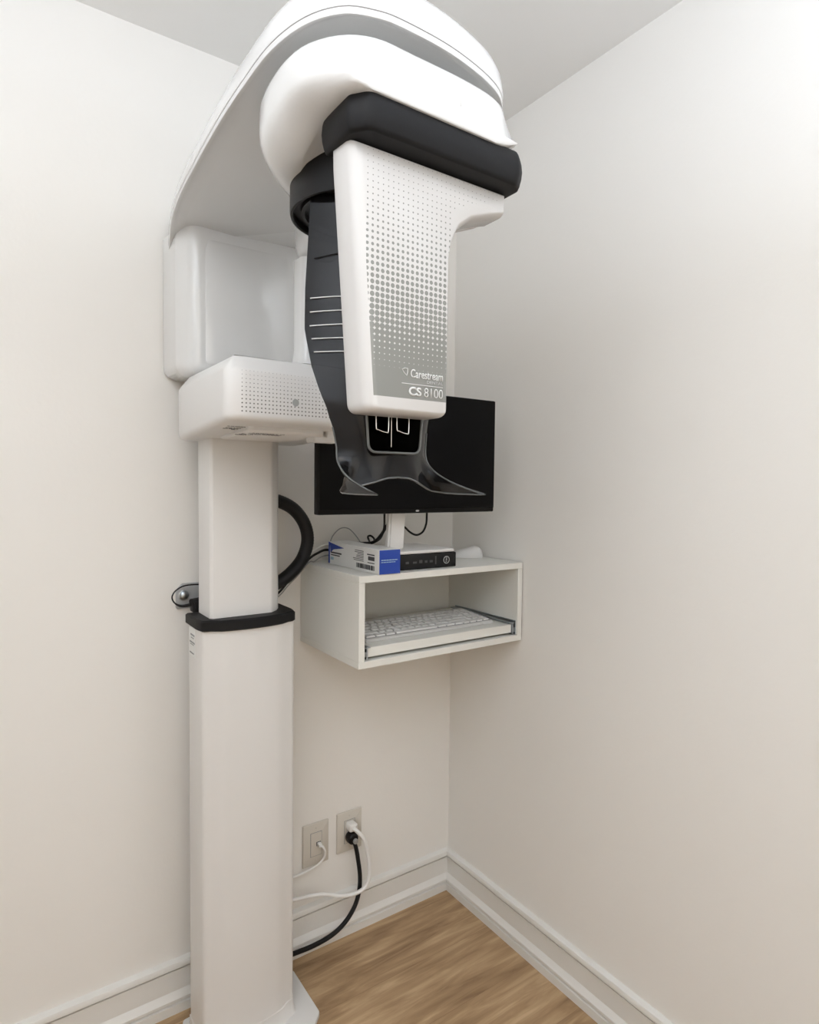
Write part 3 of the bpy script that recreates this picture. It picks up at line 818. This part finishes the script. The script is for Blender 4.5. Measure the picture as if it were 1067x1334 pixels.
bm = bmesh.new(); lathe(bm, [(.008, -.036), (.0075, -.044), (.003, -.045)], (-.386, 0, d2-.016), 'y', 16)
finish('plug_face', bm, M['greycord'], tb)
cable('cord', [(-.388, -.034, d2-.020), (-.383, -.038, .275), (-.377, -.040, .24), (-.372, -.044, .19), (-.375, -.046, .145), (-.392, -.050, .105), (-.425, -.052, .070), (-.47, -.054, .050), (-.53, -.054, .043), (-.60, -.056, .048), (-.68, -.060, .055)], .0066, M['cord'], tb)
tn = thing('network_cord', (c1+.007, -.012, d1), 'thin white network cord hanging from the data outlet', 'network cord')
bbox('connector', c1+.002, c1+.012, -.022, -.0086, d1-.005, d1+.005, M['whitecord'], tn, .001)
cable('cord', [(c1+.007, -.021, d1), (c1+.013, -.026, d1-.004), (c1+.020, -.024, d1-.022), (c1+.018, -.020, d1-.042), (c1+.002, -.016, d1-.057), (c1-.03, -.014, d1-.066), (c1-.07, -.014, d1-.070), (c1-.14, -.014, d1-.068)], .0034, M['whitecord'], tn)

# ------------------------------------------------------------------ lights
def area_light(name, loc, sx, sy, power, col, rot=(0, 0, 0)):
    l = bpy.data.lights.new(name, 'AREA'); l.shape = 'RECTANGLE'; l.size = sx; l.size_y = sy; l.energy = power; l.color = col
    o = bpy.data.objects.new(name, l); COL.objects.link(o); o.location = loc; o.rotation_euler = rot
    return o
# unseen uplights added as ceiling-bounced fill, the room's ceiling lamp, an added warm fill
area_light('bounce_fill', (-1.75, -1.3, 1.9), .4, .4, 8.5, (.885, 1, 1.19), (PI, 0, 0))
area_light('bounce_fill', (-1.45, -2.1, 1.75), .5, .5, 18, (.885, 1, 1.19), (PI, 0, 0))
area_light('bounce_fill', (-.45, -1.9, 1.8), .4, .4, 7.5, (.885, 1, 1.19), (PI, 0, 0))
area_light('ceiling_lamp', (-1.55, -1.3, H-.012), .5, .5, 2.2, (1, .86, .68))
area_light('warm_fill', (-1.30, YF+.03, 1.42), 1.3, 1.9, 5.5, (1, .74, .42), (PI/2, 0, 0))  # unseen warm fill added just inside the closed front wall
w = bpy.data.worlds.new('world'); scene.world = w; w.use_nodes = True
w.node_tree.nodes['Background'].inputs[0].default_value = (.8, .85, .9, 1)
w.node_tree.nodes['Background'].inputs[1].default_value = .3

# ------------------------------------------------------------------ camera
yaw, pitch, roll, foc = .6052, -.0447, .0112, 808.95
f = Vector((math.sin(yaw)*math.cos(pitch), math.cos(yaw)*math.cos(pitch), math.sin(pitch)))
r = Vector((math.cos(yaw), -math.sin(yaw), 0)); u = r.cross(f)
c, s = math.cos(roll), math.sin(roll)
r2 = c*r+s*u; u2 = -s*r+c*u
cam = bpy.data.cameras.new('camera'); co = bpy.data.objects.new('camera', cam); COL.objects.link(co)
mw = Matrix(((r2.x, u2.x, -f.x), (r2.y, u2.y, -f.y), (r2.z, u2.z, -f.z))).to_4x4()
mw.translation = Vector((-1.2939, -1.6177, 1.366)); co.matrix_world = mw
cam.sensor_fit = 'HORIZONTAL'; cam.sensor_width = 24; cam.lens = foc/1067*24; cam.clip_start = .02
scene.camera = co
scene.view_settings.view_transform = 'Standard'; scene.view_settings.look = 'None'
scene.view_settings.gamma = 1; scene.view_settings.use_curve_mapping = False
scene.view_settings.exposure = .0
